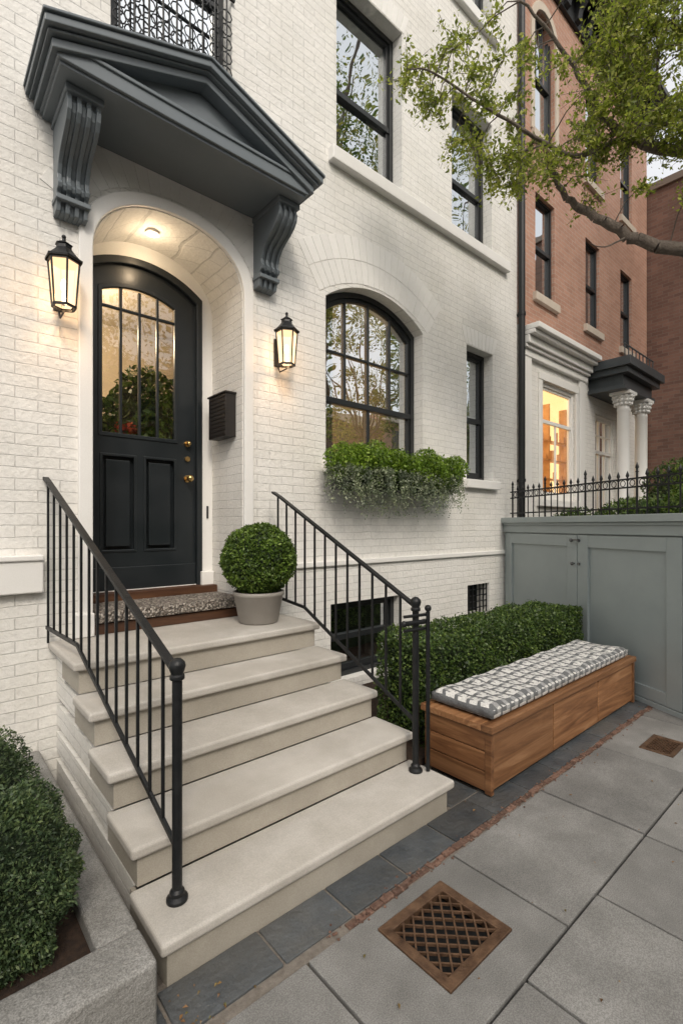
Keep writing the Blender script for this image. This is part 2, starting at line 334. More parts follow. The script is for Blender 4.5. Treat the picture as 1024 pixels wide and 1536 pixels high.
def sash(x0,x1,z0,z1,yb,parent,glass,rail=None,mun=0,name='sash_window',arch=None,lowmun=0,upmz=None,fm=DK,room=True,fw=.05,curtain=False,rd=1.6,rmat=ROOMD):
    e=bpy.data.objects.new(name,None); link(e,parent); m=M()
    if arch: outer=seg_arch(x0-.01,x1+.01,z0,arch[0],arch[1]+.01); inner=seg_arch(x0+fw,x1-fw,z0+fw,arch[0]-fw*.8,arch[1]-fw)
    else: outer=rect(x0-.01,x1+.01,z0,z1+.01); inner=rect(x0+fw,x1-fw,z0+fw,z1-fw)
    m.strip(outer,inner,yb,yb+.06,closed=True)
    d=.035 if fw>.04 else .018
    if arch: inner2=seg_arch(x0+fw+d,x1-fw-d,z0+fw+.06,arch[0]-fw-d,arch[1]-fw-d)
    else: inner2=rect(x0+fw+d,x1-fw-d,z0+fw+.06,z1-fw-d)
    m.strip(inner,inner2,yb+.022,yb+.06,closed=True)
    zr=rail or (z0+z1)/2
    m.box(x0+fw,x1-fw,yb+.008,yb+.05,zr-.025,zr+.03)
    def ztop(x):
        if not arch: return z1-fw-.01
        xc=(x0+x1)/2;a=(x1-x0)/2;h=arch[1]-arch[0];R=(a*a+h*h)/(2*h); return arch[1]-R+math.sqrt(R*R-(x-xc)**2)-fw-.01
    for k in range(mun):
        x=x0+fw+(x1-x0-2*fw)*(k+1)/(mun+1); m.box(x-.011,x+.011,yb+.02,yb+.045,zr,ztop(x))
    if upmz: m.box(x0+fw,x1-fw,yb+.022,yb+.043,upmz-.011,upmz+.011)
    for k in range(lowmun):
        x=x0+fw+(x1-x0-2*fw)*(k+1)/(lowmun+1); m.box(x-.016,x+.016,yb+.02,yb+.045,z0+fw,zr)
    m.obj('frame',fm,e,.003)
    g=M()
    gp=seg_arch(x0+.03,x1-.03,z0+.03,arch[0]-.03,arch[1]-.03) if arch else rect(x0+.03,x1-.03,z0+.03,z1-.03)
    g.add([(p[0],yb+.048,p[1]) for p in gp],[tuple(range(len(gp)))]); g.obj('glass',glass,e)
    if room:
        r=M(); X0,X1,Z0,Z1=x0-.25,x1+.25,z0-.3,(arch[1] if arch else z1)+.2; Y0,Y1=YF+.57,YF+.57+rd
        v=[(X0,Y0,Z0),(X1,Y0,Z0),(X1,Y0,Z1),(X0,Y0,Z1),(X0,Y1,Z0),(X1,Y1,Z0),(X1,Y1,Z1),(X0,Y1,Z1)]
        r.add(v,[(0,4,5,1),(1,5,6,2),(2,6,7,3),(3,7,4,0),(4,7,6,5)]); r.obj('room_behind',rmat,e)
    if curtain:
        c=M(); zt=(arch[0] if arch else z1)+.1
        for xa,xb in((x0+.02,x0+(x1-x0)*.22),(x1-(x1-x0)*.22,x1-.02)):
            n=24; pv=[]
            for i in range(n+1):
                x=xa+(xb-xa)*i/n; y=yb+.16+.02*math.sin(i*1.5)
                pv+=[(x,y,z0),(x,y,zt)]
            c.add(pv,[(2*i,2*i+2,2*i+3,2*i+1) for i in range(n)],0,True)
        c.obj('curtain',CUR,e)
    return e
YW=YF+.13
sash(2.87,4.27,2.2,0,YW,H,GL,2.82,3,'arched_window',(3.73,3.97),1,3.30,curtain=True,rd=2.5,rmat=ROOM)
sash(*W_sm,YW,H,GL,2.95,0,curtain=False)
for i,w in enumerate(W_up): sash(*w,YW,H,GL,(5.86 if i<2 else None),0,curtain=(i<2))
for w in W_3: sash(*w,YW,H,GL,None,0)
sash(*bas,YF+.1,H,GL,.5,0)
m=M()
for i in range(9):
    x=1.05+i*.1; m.tube((x,YF-.02,4.75),(x,YF-.02,5.75),.008,seg=6)
    for k in range(8):
        z=4.83+k*.11; 
        pts=[(x+.045*math.cos(a),YF-.02,z+.045*math.sin(a)) for a in [j*math.pi/4 for j in range(9)]]
        m.path(pts,.005,.005,5)
m.bar((1.0,YF-.02,5.76),(1.92,YF-.02,5.76),.02,.02); m.bar((1.0,YF-.02,4.78),(1.92,YF-.02,4.78),.02,.02)
m.obj('window_guard_ironwork',BK,H)
m=M(); x0,x1,z0,z1=vent
for k in range(7): m.box(x0+k*(x1-x0)/6-.006,x0+k*(x1-x0)/6+.006,YF+.03,YF+.045,z0,z1)
for k in range(6): m.box(x0,x1,YF+.046,YF+.055,z0+k*(z1-z0)/5-.006,z0+k*(z1-z0)/5+.006)
m.box(x0-.02,x1+.02,YF+.2,YF+.22,z0-.02,z1+.02,1)
m.obj('basement_vent_grille',[BK,GB],H)
# ---- door
YD=YF+.55
door_o=seg_arch(.92,1.86,1.09,3.53,3.69)
m=M(); m.wall(rect(.7,2.2,.8,4.0),[door_o],YD-.02,.06); m.obj('door_casing',WT,H)
m=M(); m.strip(seg_arch(.90,1.90,1.0,3.56,3.735)[1:]+[(.90,1.0)],seg_arch(.935,1.85,1.0,3.51,3.675)[1:]+[(.935,1.0)],YD-.04,YD+.02); m.obj('door_jamb_moulding',DP,H,.006)
m=M()
gl=seg_arch(1.08,1.68,2.31,3.44,3.51)
m.wall(door_o,[gl,rect(1.09,1.34,1.40,2.15),rect(1.42,1.67,1.40,2.15)],YD+.0,.03)
m.box(.9,1.9,YD+.05,YD+.08,1.0,2.2)
for xa in(1.09,1.42):
    m.box(xa+.035,xa+.215,YD+.008,YD+.04,1.435,2.115); m.strip(rect(xa-.012,xa+.262,1.388,2.162),rect(xa+.008,xa+.242,1.408,2.142),YD-.008,YD+.01,closed=True)
m.box(.94,1.85,YD-.015,YD+.01,1.095,1.27)
m.strip(seg_arch(1.065,1.695,2.295,3.45,3.525),seg_arch(1.095,1.665,2.325,3.425,3.495),YD-.01,YD+.02,closed=True)
for x in(1.235,1.38,1.525): m.box(x-.010,x+.010,YD+.0,YD+.03,2.31,3.48)
m.box(1.08,1.68,YD+.002,YD+.028,3.30,3.32)
m.obj('front_door',DP,H,.004)
g=M(); g.add([(p[0],YD+.02,p[1]) for p in gl],[tuple(range(len(gl)))]); g.obj('door_glass',GD,H)
m=M()
for z,r in((2.30,.026),(2.17,.022)): m.tube((1.775,YD-.02,z),(1.775,YD+.01,z),r,seg=20)
m.tube((1.775,YD-.012,2.0),(1.775,YD+.01,2.0),.03,seg=20); m.tube((1.775,YD-.05,2.0),(1.775,YD,2.0),.012,seg=12); m.ball((1.775,YD-.07,2.0),.03,16)
m.tube((1.775,YD-.035,2.30),(1.775,YD,2.30),.01); m.ball((1.775,YD-.045,2.30),.02)
m.obj('brass_door_hardware',BR,H)
m=M(); m.box(1.945,1.962,YD-.03,YD-.0201,1.66,1.77); m.obj('doorbell',DK,H,.003)
r=M(); X0,X1,Z0,Z1,Y0,Y1=.5,2.6,1.05,4.0,YD+.1,YD+2.2
v=[(X0,Y0,Z0),(X1,Y0,Z0),(X1,Y0,Z1),(X0,Y0,Z1),(X0,Y1,Z0),(X1,Y1,Z0),(X1,Y1,Z1),(X0,Y1,Z1)]
r.add(v,[(0,4,5,1),(1,5,6,2),(2,6,7,3),(3,7,4,0),(4,7,6,5)]); r.obj('entry_hall',ROOM,H)
P=np.vstack([superell((1.72,YD+.7,2.72),(.40,.32,.36),2,1900,.9,.06,9)[0],superell((1.42,YD+.5,2.45),(.36,.25,.25),2,1100,.9,.06,9)[0],superell((1.85,YD+.7,2.4),(.3,.25,.25),2,800,.9,.06,9)[0]])
hp=root('indoor_plant'); leaves('leaves',P,None,.085,BX,hp,.45); m=M(); m.lathe([(.01,0),(.17,0),(.22,.5),(.2,.5),(.01,.45)],(1.65,YD+.7,1.6)); m.box(1.4,1.9,YD+.45,YD+.95,1.05,1.6); m.path([(1.65,YD+.7,2.0),(1.7,YD+.68,2.3),(1.72,YD+.7,2.7)],.03,.02); m.obj('pot_and_stand',TAU,hp)
P=superell((1.36,YD+.28,2.42),(.10,.08,.07),2,110,.9,.03,9)[0]; leaves('red_flowers',P,None,.04,leafmat('red_petals',[(.35,.04,.02),(.5,.08,.03)],.2),hp,.8)
m=M(); m.box(.89,2.0,YF-.02,YD,.876,.945); m.box(.9,1.99,YD-.14,YD+.04,1.0,1.085); m.box(.9,1.99,YF-.0,YD-.0,.945,.952)
m.obj('wood_threshold',WDD,H,.006)
m=M(); m.box(.90,1.99,YF-.05,YD-.16,.954,1.03); m.obj('pebbled_doormat',PB,None,.012,3)
m=M(); m.box(1.995,2.13,YF-.055,YF+.03,.877,1.03); m.box(1.88,1.995,YD-.07,YD-.02,1.0,1.2); m.box(.77,.889,YF-.055,YF+.03,.877,1.03); m.obj('door_plinth_blocks',WT,H,.008)
m=M(); m.tube((1.38,3.78,3.835),(1.38,3.78,3.875),.05,seg=24,mi=0); m.tube((1.38,3.78,3.828),(1.38,3.78,3.834),.03,seg=24,mi=1); m.obj('recessed_downlight',[WT,BULB],H)
# ---------------------------------------------------------------- canopy
K=bpy.data.objects.new('entry_canopy',None); link(K,H)
ex0,ex1,ez,az=.50,2.37,4.275,4.60; xc=(ex0+ex1)/2
def rake(t0,t1,ins=0):
    a=(ex0+ins);b=(ex1-ins)
    return [(a,ez-t0),(xc,az-t0),(b,ez-t0),(b,ez-t1),(xc,az-t1),(a,ez-t1)]
m=M()
m.prism(rake(0,.018),'y',2.89,YF-.003); m.prism(rake(.019,.062,.010),'y',2.905,YF-.003); m.prism(rake(.063,.078,.03),'y',2.935,YF-.003)
m.prism(rake(.079,.128,.055),'y',2.965,YF-.003)
m.prism([(.60,4.23),(2.27,4.23),(2.27,4.20),(2.27,4.21),(xc,az-.14),(.60,4.21)],'y',3.055,YF-.003)
m.box(.585,2.285,2.99,YF-.003,4.135,4.225); m.box(.57,2.30,2.978,YF-.003,4.215,4.238)
m.box(.60,2.27,3.01,YF-.003,4.115,4.14)
m.obj('pediment',GC,K,.005)
def corbel(x0,x1):
    m=M(); prof=[(0,4.113),(.37,4.113),(.385,4.09),(.37,4.06),(.385,4.03),(.375,3.985),(.345,3.945),(.295,3.91),(.235,3.88),(.18,3.845),(.14,3.80),(.118,3.75),(.12,3.715),(.14,3.69),(.13,3.665),(.10,3.655),(.095,3.64),(.11,3.62),(.10,3.60),(.085,3.54),(0,3.53)]
    n=7; w=(x1-x0)/n
    for k in range(n):
        o=0 if k%2==0 else -.018
        pf=[(YF-.003-max(0,d+(o if 0<d else 0)),z) for d,z in prof]
        m.prism(pf,'x',x0+k*w,x0+(k+1)*w-.0005)
    m.box(x0-.012,x1+.012,YF-.40,YF-.003,4.075,4.112)
    m.box(x0-.008,x1+.008,YF-.125,YF-.003,3.60,3.63)
    m.obj('corbel_bracket',GC,K,.004)
corbel(.66,.84); corbel(2.10,2.27)
# ---------------------------------------------------------------- lanterns
def lantern(x):
    e=root('wall_lantern'); yc=YF-.15; zb=2.93; m=M()
    r0,r1=.066,.088; h=.27
    cs=[]
    for i in range(6):
        t=math.pi/3*i+math.pi/6; cs.append((math.cos(t),math.sin(t)))
    for c,s_ in cs: m.tube((x+c*r0,yc+s_*r0,zb),(x+c*r1,yc+s_*r1,zb+h),.0065,seg=6)
    for i in range(6):
        for r,z in((r0,zb),(r1,zb+h)):
            a=cs[i];b=cs[(i+1)%6]; m.bar((x+a[0]*r,yc+a[1]*r,z),(x+b[0]*r,yc+b[1]*r,z),.014,.014)
    m.lathe([(.07,-.006),(r0+.006,0),(r0+.006,.006),(.05,.006)],(x,yc,zb),6,0,False,math.pi/6)
    m.lathe([(.106,0),(.108,.012),(.092,.02),(.06,.055),(.045,.075),(.043,.095),(.052,.10),(.03,.115),(.012,.125),(.01,.14),(.001,.145)],(x,yc,zb+h+.004),6,0,False,math.pi/6)
    m.ball((x,yc,zb+h+.155),.013)
    m.box(x-.03,x+.03,YF-.018,YF,zb+.02,zb+.25); m.tube((x,YF-.01,zb+.12),(x,yc+.06,zb+.15),.009); m.tube((x,YF-.01,zb+.27),(x,yc+.05,zb+h+.01),.009)
    m.path([(x,YF-.01,zb+.03),(x,YF-.05,zb-.035),(x,yc,zb-.03)],.006,.006)
    m.obj('metal_frame',BK,e,.0015)
    g=M(); g.lathe([(r0-.004,.01),(r1-.004,h-.008)],(x,yc,zb),6,0,False,math.pi/6); g.obj('glass_panes',LG,e)
    b=M(); b.lathe([(.001,0),(.014,.01),(.02,.035),(.012,.07),(.001,.08)],(x,yc,zb+.09),10); b.tube((x,yc,zb+.01),(x,yc,zb+.09),.012,mi=1); b.obj('bulb',[BULB,WT],e)
    l=bpy.data.lights.new('lantern_light','POINT'); l.energy=8.5; l.color=(1,.60,.30); l.shadow_soft_size=.03; lo=bpy.data.objects.new('lamp',l); link(lo,e); lo.location=(x,yc-.02,zb+.05)
lantern(.69); lantern(2.33)
def pl(name,loc,en,par,size=.08,col=(1,.72,.42)):
    l=bpy.data.lights.new(name,'POINT'); l.energy=en; l.color=col; l.shadow_soft_size=size; o=bpy.data.objects.new(name,l); link(o,par); o.location=loc
pl('downlight_lamp',(1.38,3.78,3.72),2.8,H,.04,(1,.75,.48)); pl('hall_lamp',(1.2,YD+1.3,3.6),50,H,.1,(1,.78,.52)); pl('parlour_lamp',(3.2,5.3,3.2),60,H,.1)
m=M(); m.ball((3.25,4.6,2.75),.07,16); m.ball((3.5,5.0,2.85),.06,16); m.obj('parlour_pendant_globe',BULB,H)
m=M(); m.box(1.905,1.998,3.60,3.90,2.33,2.68)
for k in range(10): m.box(1.901,1.907,3.615,3.885,2.345+k*.034,2.369+k*.034)
m.box(1.895,1.998,3.59,3.91,2.68,2.695); m.obj('mailbox',simple('dark_bronze',(.012,.01,.009),(.022,.017,.014),20,.45),None,.002)
# ---------------------------------------------------------------- STEPS
E=root('entrance_steps'); NY=[1.64,1.94,2.24,2.54,2.84]; rs=.175
m=M(); mr=M(); mb=M()
for i,y in enumerate(NY):
    z=rs*(i+1); zp=rs*i
    yb=NY[i+1]+.035 if i<4 else YF-.002
    m.box(.63,2.28,y,yb,z-.048,z)
    mr.box(.662,2.25,y+.034,y+.42,zp+(.0005 if i else -.01),z-.0485)
    if i: mb.box(.68,2.232,y+.05,YF-.002,zp-rs if i>1 else -.02,zp-.0485)
mb.box(.68,2.232,NY[4]+.43,YF-.002,rs*4-.04,rs*5-.05)
m.box(.895,1.995,YF,YD,.80,.873)
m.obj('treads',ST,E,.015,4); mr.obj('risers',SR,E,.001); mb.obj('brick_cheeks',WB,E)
# ---------------------------------------------------------------- RAILINGS
def railing(xf,y_n,y_e,zt_n,zt_e,zb_n,zb_mid,zb_e,nb,ybend=2.92,side=1):
    e=root('stair_railing'); m=M(); X=lambda y:xf[0]+(xf[1]-xf[0])*(y-y_n)/(y_e-y_n)
    def zt(y): return zt_n+(zt_e-zt_n)*(y-y_n)/(y_e-y_n)
    def zb(y): return zb_n+(zb_mid-zb_n)*(y-y_n)/(ybend-y_n) if y<ybend else zb_mid+(zb_e-zb_mid)*(y-ybend)/(y_e-ybend)
    x=X(y_n)
    m.tube((x,y_n,.176),(x,y_n,zt_n+.0),.019,seg=20); m.lathe([(.04,0),(.04,.012),(.026,.02),(.028,.035),(.019,.045)],(x,y_n,.176),20)
    m.lathe([(.019,0),(.028,.006),(.028,.02),(.022,.024),(.028,.04),(.032,.055),(.028,.07),(.015,.083),(.001,.087)],(x,y_n,zt_n-.03),20)
    P=[(X(y),y,zt(y)) for y in np.linspace(y_n,y_e-.06,8)]
    for a,b in zip(P,P[1:]): m.bar(a,b,.034,.016)
    m.bar(P[-1],(X(y_e),y_e+.04,zt_e+.012),.034,.016)
    ys=[y_n,ybend,y_e]
    for a,b in zip(ys,ys[1:]): m.bar((X(a),a,zb(a)),(X(b),b,zb(b)),.014,.022)
    for k in range(1,nb+1):
        y=y_n+(y_e-.03-y_n)*k/nb; m.bar((X(y),y,zb(y)-.005 if k<nb else .877),(X(y),y,zt(y)),.0125,.0125)
    m.obj('rails_and_balusters',BK,e,.0015)
    return e
railing((.755,.62),1.81,YF-.03,1.04,1.885,.37,.955,.97,14)
rr=railing((2.19,2.19),1.85,3.30,1.13,1.855,.46,.99,1.03,12)
m=M(); x=2.19
m.tube((x+.05,1.80,.18),(x+.05,1.80,1.10),.012,seg=12)
for z in(1.08,1.04,1.00): m.tube((x-.10,1.85,z),(x+.06,1.82,z),.014 if z==1.04 else .009,seg=10)
m.ball((x+.05,1.80,1.12),.02); m.ball((x-.10,1.85,1.04),.018)
m.obj('gate_latch_post',BK,rr)
# ---------------------------------------------------------------- POTTED TOPIARY
T=root('potted_boxwood_topiary'); c=(1.95,3.17,1.345)
P,nn=superell(c,(.272,.272,.262),2,13000,.10,.008,22); leaves('leaves',P,nn,.024,TOP,T,.6,.35); corebody('shade_core',c,(.272,.272,.262),2,T,.93)  # dark solid ball under the leaves paints their inner shade
m=M(); m.lathe([(.001,0),(.135,0),(.145,.01),(.182,.20),(.19,.205),(.19,.232),(.172,.232),(.168,.2),(.001,.2)],(1.95,3.17,.877),40); m.obj('pot',TAU,T,.0)
# ---------------------------------------------------------------- WINDOW BOX
Wd=root('window_box_planter'); m=M(); m.box(2.88,4.3,YF-.26,YF-.065,1.93,2.12); m.box(2.9,4.28,YF-.25,YF-.075,2.12,2.135,1); m.obj('box',[DK,SO],Wd,.006)
Ps=[];
for i in range(17):
    x=2.84+i*.105; Ps.append(superell((x,YF-.20+random.uniform(-.07,.04),2.20+random.uniform(-.05,.05)),(.13,.15,.13+random.uniform(0,.06)),2,1200,.6,.02,20)[0])
leaves('upper_foliage',np.vstack(Ps),None,.032,LIM,Wd,.5)
Ps=[]
for i in range(230):
    x=random.uniform(2.74,4.56); y=YF-.28+random.uniform(-.09,.14); L=random.uniform(.18,.44)*(1.0 if 2.9<x<4.35 else .75)
    t=rng.random(62)[:,None]; dx=random.uniform(-.1,.1); dy=random.uniform(-.1,.0)
    base=np.array([x,y,2.10])+t*np.array([dx,dy,0])+np.array([0,0,-1])*(t**1.4)*L+np.array([0,0,.05])*np.sin(t*3.1)
    Ps.append(base+rng.normal(size=(62,3))*.016)
leaves('trailing_foliage',np.vstack(Ps),None,.021,SIL,Wd,.6)
P2=np.vstack([superell((2.95+i*.13,YF-.22,2.03),(.13,.13,.12),2,450,.6,.02,20)[0] for i in range(12)]); leaves('middle_foliage',P2,None,.026,BX,Wd,.5)
# ---------------------------------------------------------------- HEDGE & SHRUBS
Hd=root('boxwood_hedge'); x0,x1,y0,y1,zt=2.72,5.22,2.16,2.72,.76
n=42000; C=[];NN=[]
fa=[('t',(x1-x0)*(y1-y0)),('f',(x1-x0)*zt),('l',(y1-y0)*zt),('b',(x1-x0)*zt*.3),('r',(y1-y0)*zt)]
tot=sum(a for _,a in fa)
for k,a in fa:
    q=int(n*a/tot); u=rng.random(q);w=rng.random(q)
    if k=='t': p=np.c_[x0+u*(x1-x0),y0+w*(y1-y0),np.full(q,zt)]; d=(0,0,1)
    if k=='f': p=np.c_[x0+u*(x1-x0),np.full(q,y0),.02+w*(zt-.02)]; d=(0,-1,0)
    if k=='b': p=np.c_[x0+u*(x1-x0),np.full(q,y1),.3+w*(zt-.3)]; d=(0,1,0)
    if k=='l': p=np.c_[np.full(q,x0),y0+w*(y1-y0),.02+u*(zt-.02)]; d=(-1,0,0)
    if k=='r': p=np.c_[np.full(q,x1),y0+w*(y1-y0),.02+u*(zt-.02)]; d=(1,0,0)
    C.append(p);NN.append(np.tile(np.array(d,float),(q,1)))
C=np.vstack(C);NN=np.vstack(NN)
cen=np.array([(x0+x1)/2,(y0+y1)/2,zt/2]);hs=np.array([(x1-x0)/2,(y1-y0)/2,zt/2])
q=np.abs(C-cen)/hs; edge=np.sort(q,axis=1)[:,1]; C-=NN*(np.clip(edge-.85,0,1)**2*1.8)[:,None]*.9
C+=NN*(lump(C,.026,11)-rng.random(len(C))**2*.07+rng.random(len(C))**10*.035)[:,None]
leaves('leaves',C,NN,.026,BX,Hd,.6,.4)
m=M(); m.box(x0+.06,x1-.06,y0+.06,y1-.06,0,zt-.07); m.obj('shade_core',CORE,Hd,.06,3)  # dark box painted in as the shade inside the hedge
for cx,cy,rx,ry,rz,n,sz in((.22,1.98,.215,.24,.27,40000,.016),(.17,2.68,.24,.30,.27,22000,.018),(-.42,2.1,.27,.4,.27,6000,.022),(-.45,2.9,.27,.35,.27,4000,.022)):
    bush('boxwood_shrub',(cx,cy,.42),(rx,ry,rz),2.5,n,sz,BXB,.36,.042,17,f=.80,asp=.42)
m=M(); m.box(-4,.585,1.55,1.73,-.01,.22); m.box(.45,.585,1.731,3.49,-.01,.22)
m.obj('stone_planter_kerb',CP,None,.016,4)
m=M(); m.box(-4,.449,1.731,3.49,-.01,.165); m.box(2.3,5.9,2.12,3.49,-.05,.03); m.obj('mulch_bed',SO,None)
# ---------------------------------------------------------------- BENCH
B=root('storage_bench'); bx0,bx1,by0,by1=2.545,4.88,1.575,2.09
m=M(); z0,z1=.02,.375
sp=[bx0+.02,bx0+.80,bx0+1.56,bx1-.02]
for a,b in zip(sp,sp[1:]): m.box(a+.006,b-.006,by0+.012,by0+.035,z0+.01,z1-.006)
m.box(bx0+.04,bx1-.04,by1-.03,by1-.01,z0,z1)
m.box(bx0+.03,bx1-.03,by0+.036,by1-.04,z0+.0,z0+.03)
m.obj('front_panels',WDX,B,.004)
m=M()
for k in range(3): m.box(bx0,bx0+.022,by0+.045,by1-.02,z0+.005+k*.118,z0+.117+k*.118); m.box(bx1-.022,bx1,by0+.045,by1-.02,z0+.005+k*.118,z0+.117+k*.118)
m.box(bx0-.003,bx0+.028,by0+.0,by0+.044,z0-.01,z1); m.box(bx1-.028,bx1+.003,by0+.0,by0+.044,z0-.01,z1)
m.obj('end_panels',WDY,B,.003)
m=M(); m.box(bx0-.012,bx1+.012,by0-.012,by0+.065,z1+.001,z1+.045); m.box(bx0-.012,bx1+.012,by1-.05,by1+.01,z1+.001,z1+.045)
m.box(bx0-.011,bx0+.09,by0+.066,by1-.051,z1+.002,z1+.044); m.box(bx1-.09,bx1+.011,by0+.066,by1-.051,z1+.002,z1+.044); m.box(bx0+.09,bx1-.09,by0+.066,by1-.051,z1+.001,z1+.03)
m.obj('seat_frame',WDX,B,.005)
m=M(); m.box(bx0+.03,bx1-.03,by0+.037,by1-.05,0,z1-.002); m.obj('base_plinth',BK,B)
def cushmat():
    m,nt,out=newmat('geometric_cushion_fabric'); L=nt.links; g=N(nt,'NewGeometry'); s=N(nt,'SeparateXYZ'); L.new(g.outputs['Position'],s.inputs[0])
    nz=N(nt,'TexNoise',Scale=16,Detail=2); L.new(g.outputs['Position'],nz.inputs[0])
    def fr(sock,freq,ph=0):
        w=N(nt,'Math',_operation='MULTIPLY_ADD'); L.new(nz.outputs[0],w.inputs[0]); w.inputs[1].default_value=.018; L.new(sock,w.inputs[2])
        a=N(nt,'Math',_operation='MULTIPLY'); L.new(w.outputs[0],a.inputs[0]); a.inputs[1].default_value=freq
        b=N(nt,'Math',_operation='ADD'); L.new(a.outputs[0],b.inputs[0]); b.inputs[1].default_value=ph
        f=N(nt,'Math',_operation='FRACT'); L.new(b.outputs[0],f.inputs[0]); return f.outputs[0]
    def gt(sock,th,op='GREATER_THAN'):
        c=N(nt,'Math',_operation=op); L.new(sock,c.inputs[0]); c.inputs[1].default_value=th; return c.outputs[0]
    def mul(a,b):
        c=N(nt,'Math',_operation='MULTIPLY'); L.new(a,c.inputs[0]); L.new(b,c.inputs[1]); return c.outputs[0]
    yz=N(nt,'Math',_operation='SUBTRACT'); L.new(s.outputs[1],yz.inputs[0]); L.new(s.outputs[2],yz.inputs[1])
    X=s.outputs[0]; Y=yz.outputs[0]
    fx=fr(X,10); fy=fr(Y,11.5,.1)
    ax=gt(fx,.20); ay=gt(fy,.30)
    col=mixc(nt,gt(fx,.60),(.13,.135,.14),(.32,.325,.325))
    col=mixc(nt,mul(ax,ay),col,(.66,.655,.635))
    col=mixc(nt,mul(mul(gt(fx,.50),gt(fx,.64,'LESS_THAN')),gt(fy,.74)),col,(.20,.205,.21))
    col=mixc(nt,mul(mul(gt(fx,.82),gt(fy,.48)),gt(fy,.60,'LESS_THAN')),col,(.26,.265,.27))
    wv=N(nt,'TexNoise',Scale=160,Detail=1); L.new(g.outputs['Position'],wv.inputs[0]); wr=ramp(nt,wv.outputs[0],[(.35,(.75,.75,.75)),(.65,(1.1,1.1,1.1))]); col=mixc(nt,1.0,col,wr,'MULTIPLY')
    p=N(nt,'BsdfPrincipled',Roughness=.92); L.new(col,p.inputs['Base Color']); n2=N(nt,'TexNoise',Scale=11,Detail=4); L.new(g.outputs['Position'],n2.inputs[0]); bp=N(nt,'Bump',Strength=.8,Distance=.04); L.new(n2.outputs[0],bp.inputs['Height']); L.new(bp.outputs[0],p.inputs['Normal'])
    L.new(p.outputs[0],out.inputs[0]); return m
m=M(); cx0,cx1,cy0,cy1,cz0,cz1=2.60,4.80,1.60,2.06,.422,.51
nx,ny=60,14; v=[]
for top in(1,0):
    for i in range(nx+1):
        for j in range(ny+1):
            u=i/nx;w=j/ny; du=min(u,1-u)*(cx1-cx0);dw=min(w,1-w)*(cy1-cy0); e_=min(1,min(du,dw)/.04); bul=math.sqrt(max(0,1-(1-e_)**2))
            zm=(cz0+cz1)/2; hh=(cz1-cz0)/2; tuft=-.010*(math.cos(u*2*math.pi*7)*.5+.5)*(math.cos((w-.5)*math.pi))
            z=zm+hh*(.55+.45*bul)*(1 if top else -1)+(tuft+.006*math.sin(u*41)*math.sin(w*9) if top else 0)
            v.append((cx0+u*(cx1-cx0),cy0+w*(cy1-cy0),z))
k=(nx+1)*(ny+1); f=[]
for i in range(nx):
    for j in range(ny):
        a=i*(ny+1)+j; f+=[(a,a+ny+1,a+ny+2,a+1),(k+a,k+a+1,k+a+ny+2,k+a+ny+1)]
for i in range(nx):
    a=i*(ny+1);b=a+ny+1; f+=[(a,k+a,k+b,b)]; a+=ny;b+=ny; f+=[(a,b,k+b,k+a)]
for j in range(ny):
    f+=[(j,j+1,k+j+1,k+j)]; a=nx*(ny+1)+j; f+=[(a,k+a,k+a+1,a+1)]
m.add(v,f,0,True); m.obj('seat_cushion',cushmat(),B)
# ---------------------------------------------------------------- GREY STORAGE WALL
G=root('grey_panelled_wall'); A=Vector((5.95,3.5,0)); Bp=Vector((4.60,.86,0)); t=(Bp-A).normalized(); Ln=(Bp-A).length
nrm=Vector((t.y,-t.x,0)); 
if nrm.dot(-A)<0: nrm=-nrm
TW=Matrix(((t.x,-nrm.x,0,A.x),(t.y,-nrm.y,0,A.y),(0,0,1,0),(0,0,0,1)))
m=M()
m.box(0,Ln,.04,.12,0,1.62,T=TW)
def door(a,b):
    z0,z1=.05,1.50; s=.15
    m.box(a,a+s,.0,.039,z0,z1,T=TW); m.box(b-s,b,.0,.039,z0,z1,T=TW); m.box(a+s+.001,b-s-.001,.001,.038,z1-.13,z1-.001,T=TW); m.box(a+s+.001,b-s-.001,.001,.038,z0+.001,z0+.11,T=TW)
    m.box(a+s+.0,b-s-.0,.025,.039,z0+.1,z1-.12,T=TW)
door(.03,1.375); door(1.385,2.60); m.box(2.61,Ln,.002,.039,.05,1.5,T=TW)
m.box(0,Ln,-.012,.04,1.51,1.60,T=TW); m.box(0,Ln+.02,-.03,.14,1.60,1.63,T=TW); m.box(0,Ln+.04,-.06,.16,1.632,1.70,T=TW)
m.box(0,Ln,-.008,.04,0,.045,T=TW)
m.box(4.62,11.5,.90,.98,0,1.62); m.box(4.6,11.5,.86,1.02,1.632,1.70)
m.obj('panels_and_cap',SG,G,.004)
m=M(); 
for s,z in((1.33,1.44),(1.345,1.19)):
    p=TW@Vector((s,-.005,z)); q=TW@Vector((s,-.035,z)); m.tube(p,q,.008,seg=10); m.ball(q,.019)
m.tube(TW@Vector((1.42,-.005,1.44)),TW@Vector((1.42,-.03,1.44)),.015,seg=12); m.bar(TW@Vector((1.32,-.03,1.445)),TW@Vector((1.43,-.03,1.445)),.012,.016); m.tube(TW@Vector((1.42,-.005,1.19)),TW@Vector((1.42,-.02,1.19)),.014,seg=12)
m.obj('latches',simple('steel',(.10,.10,.10),(.2,.2,.2),30,.35,metal=.9),G)
m=M(); m.prism([(6.0,3.48),(4.75,1.03),(11.6,1.03),(11.6,3.48)],'z',0,1.45); m.obj('terrace_ground',SO,None)
F=root('iron_fence'); m=M()
nb=26
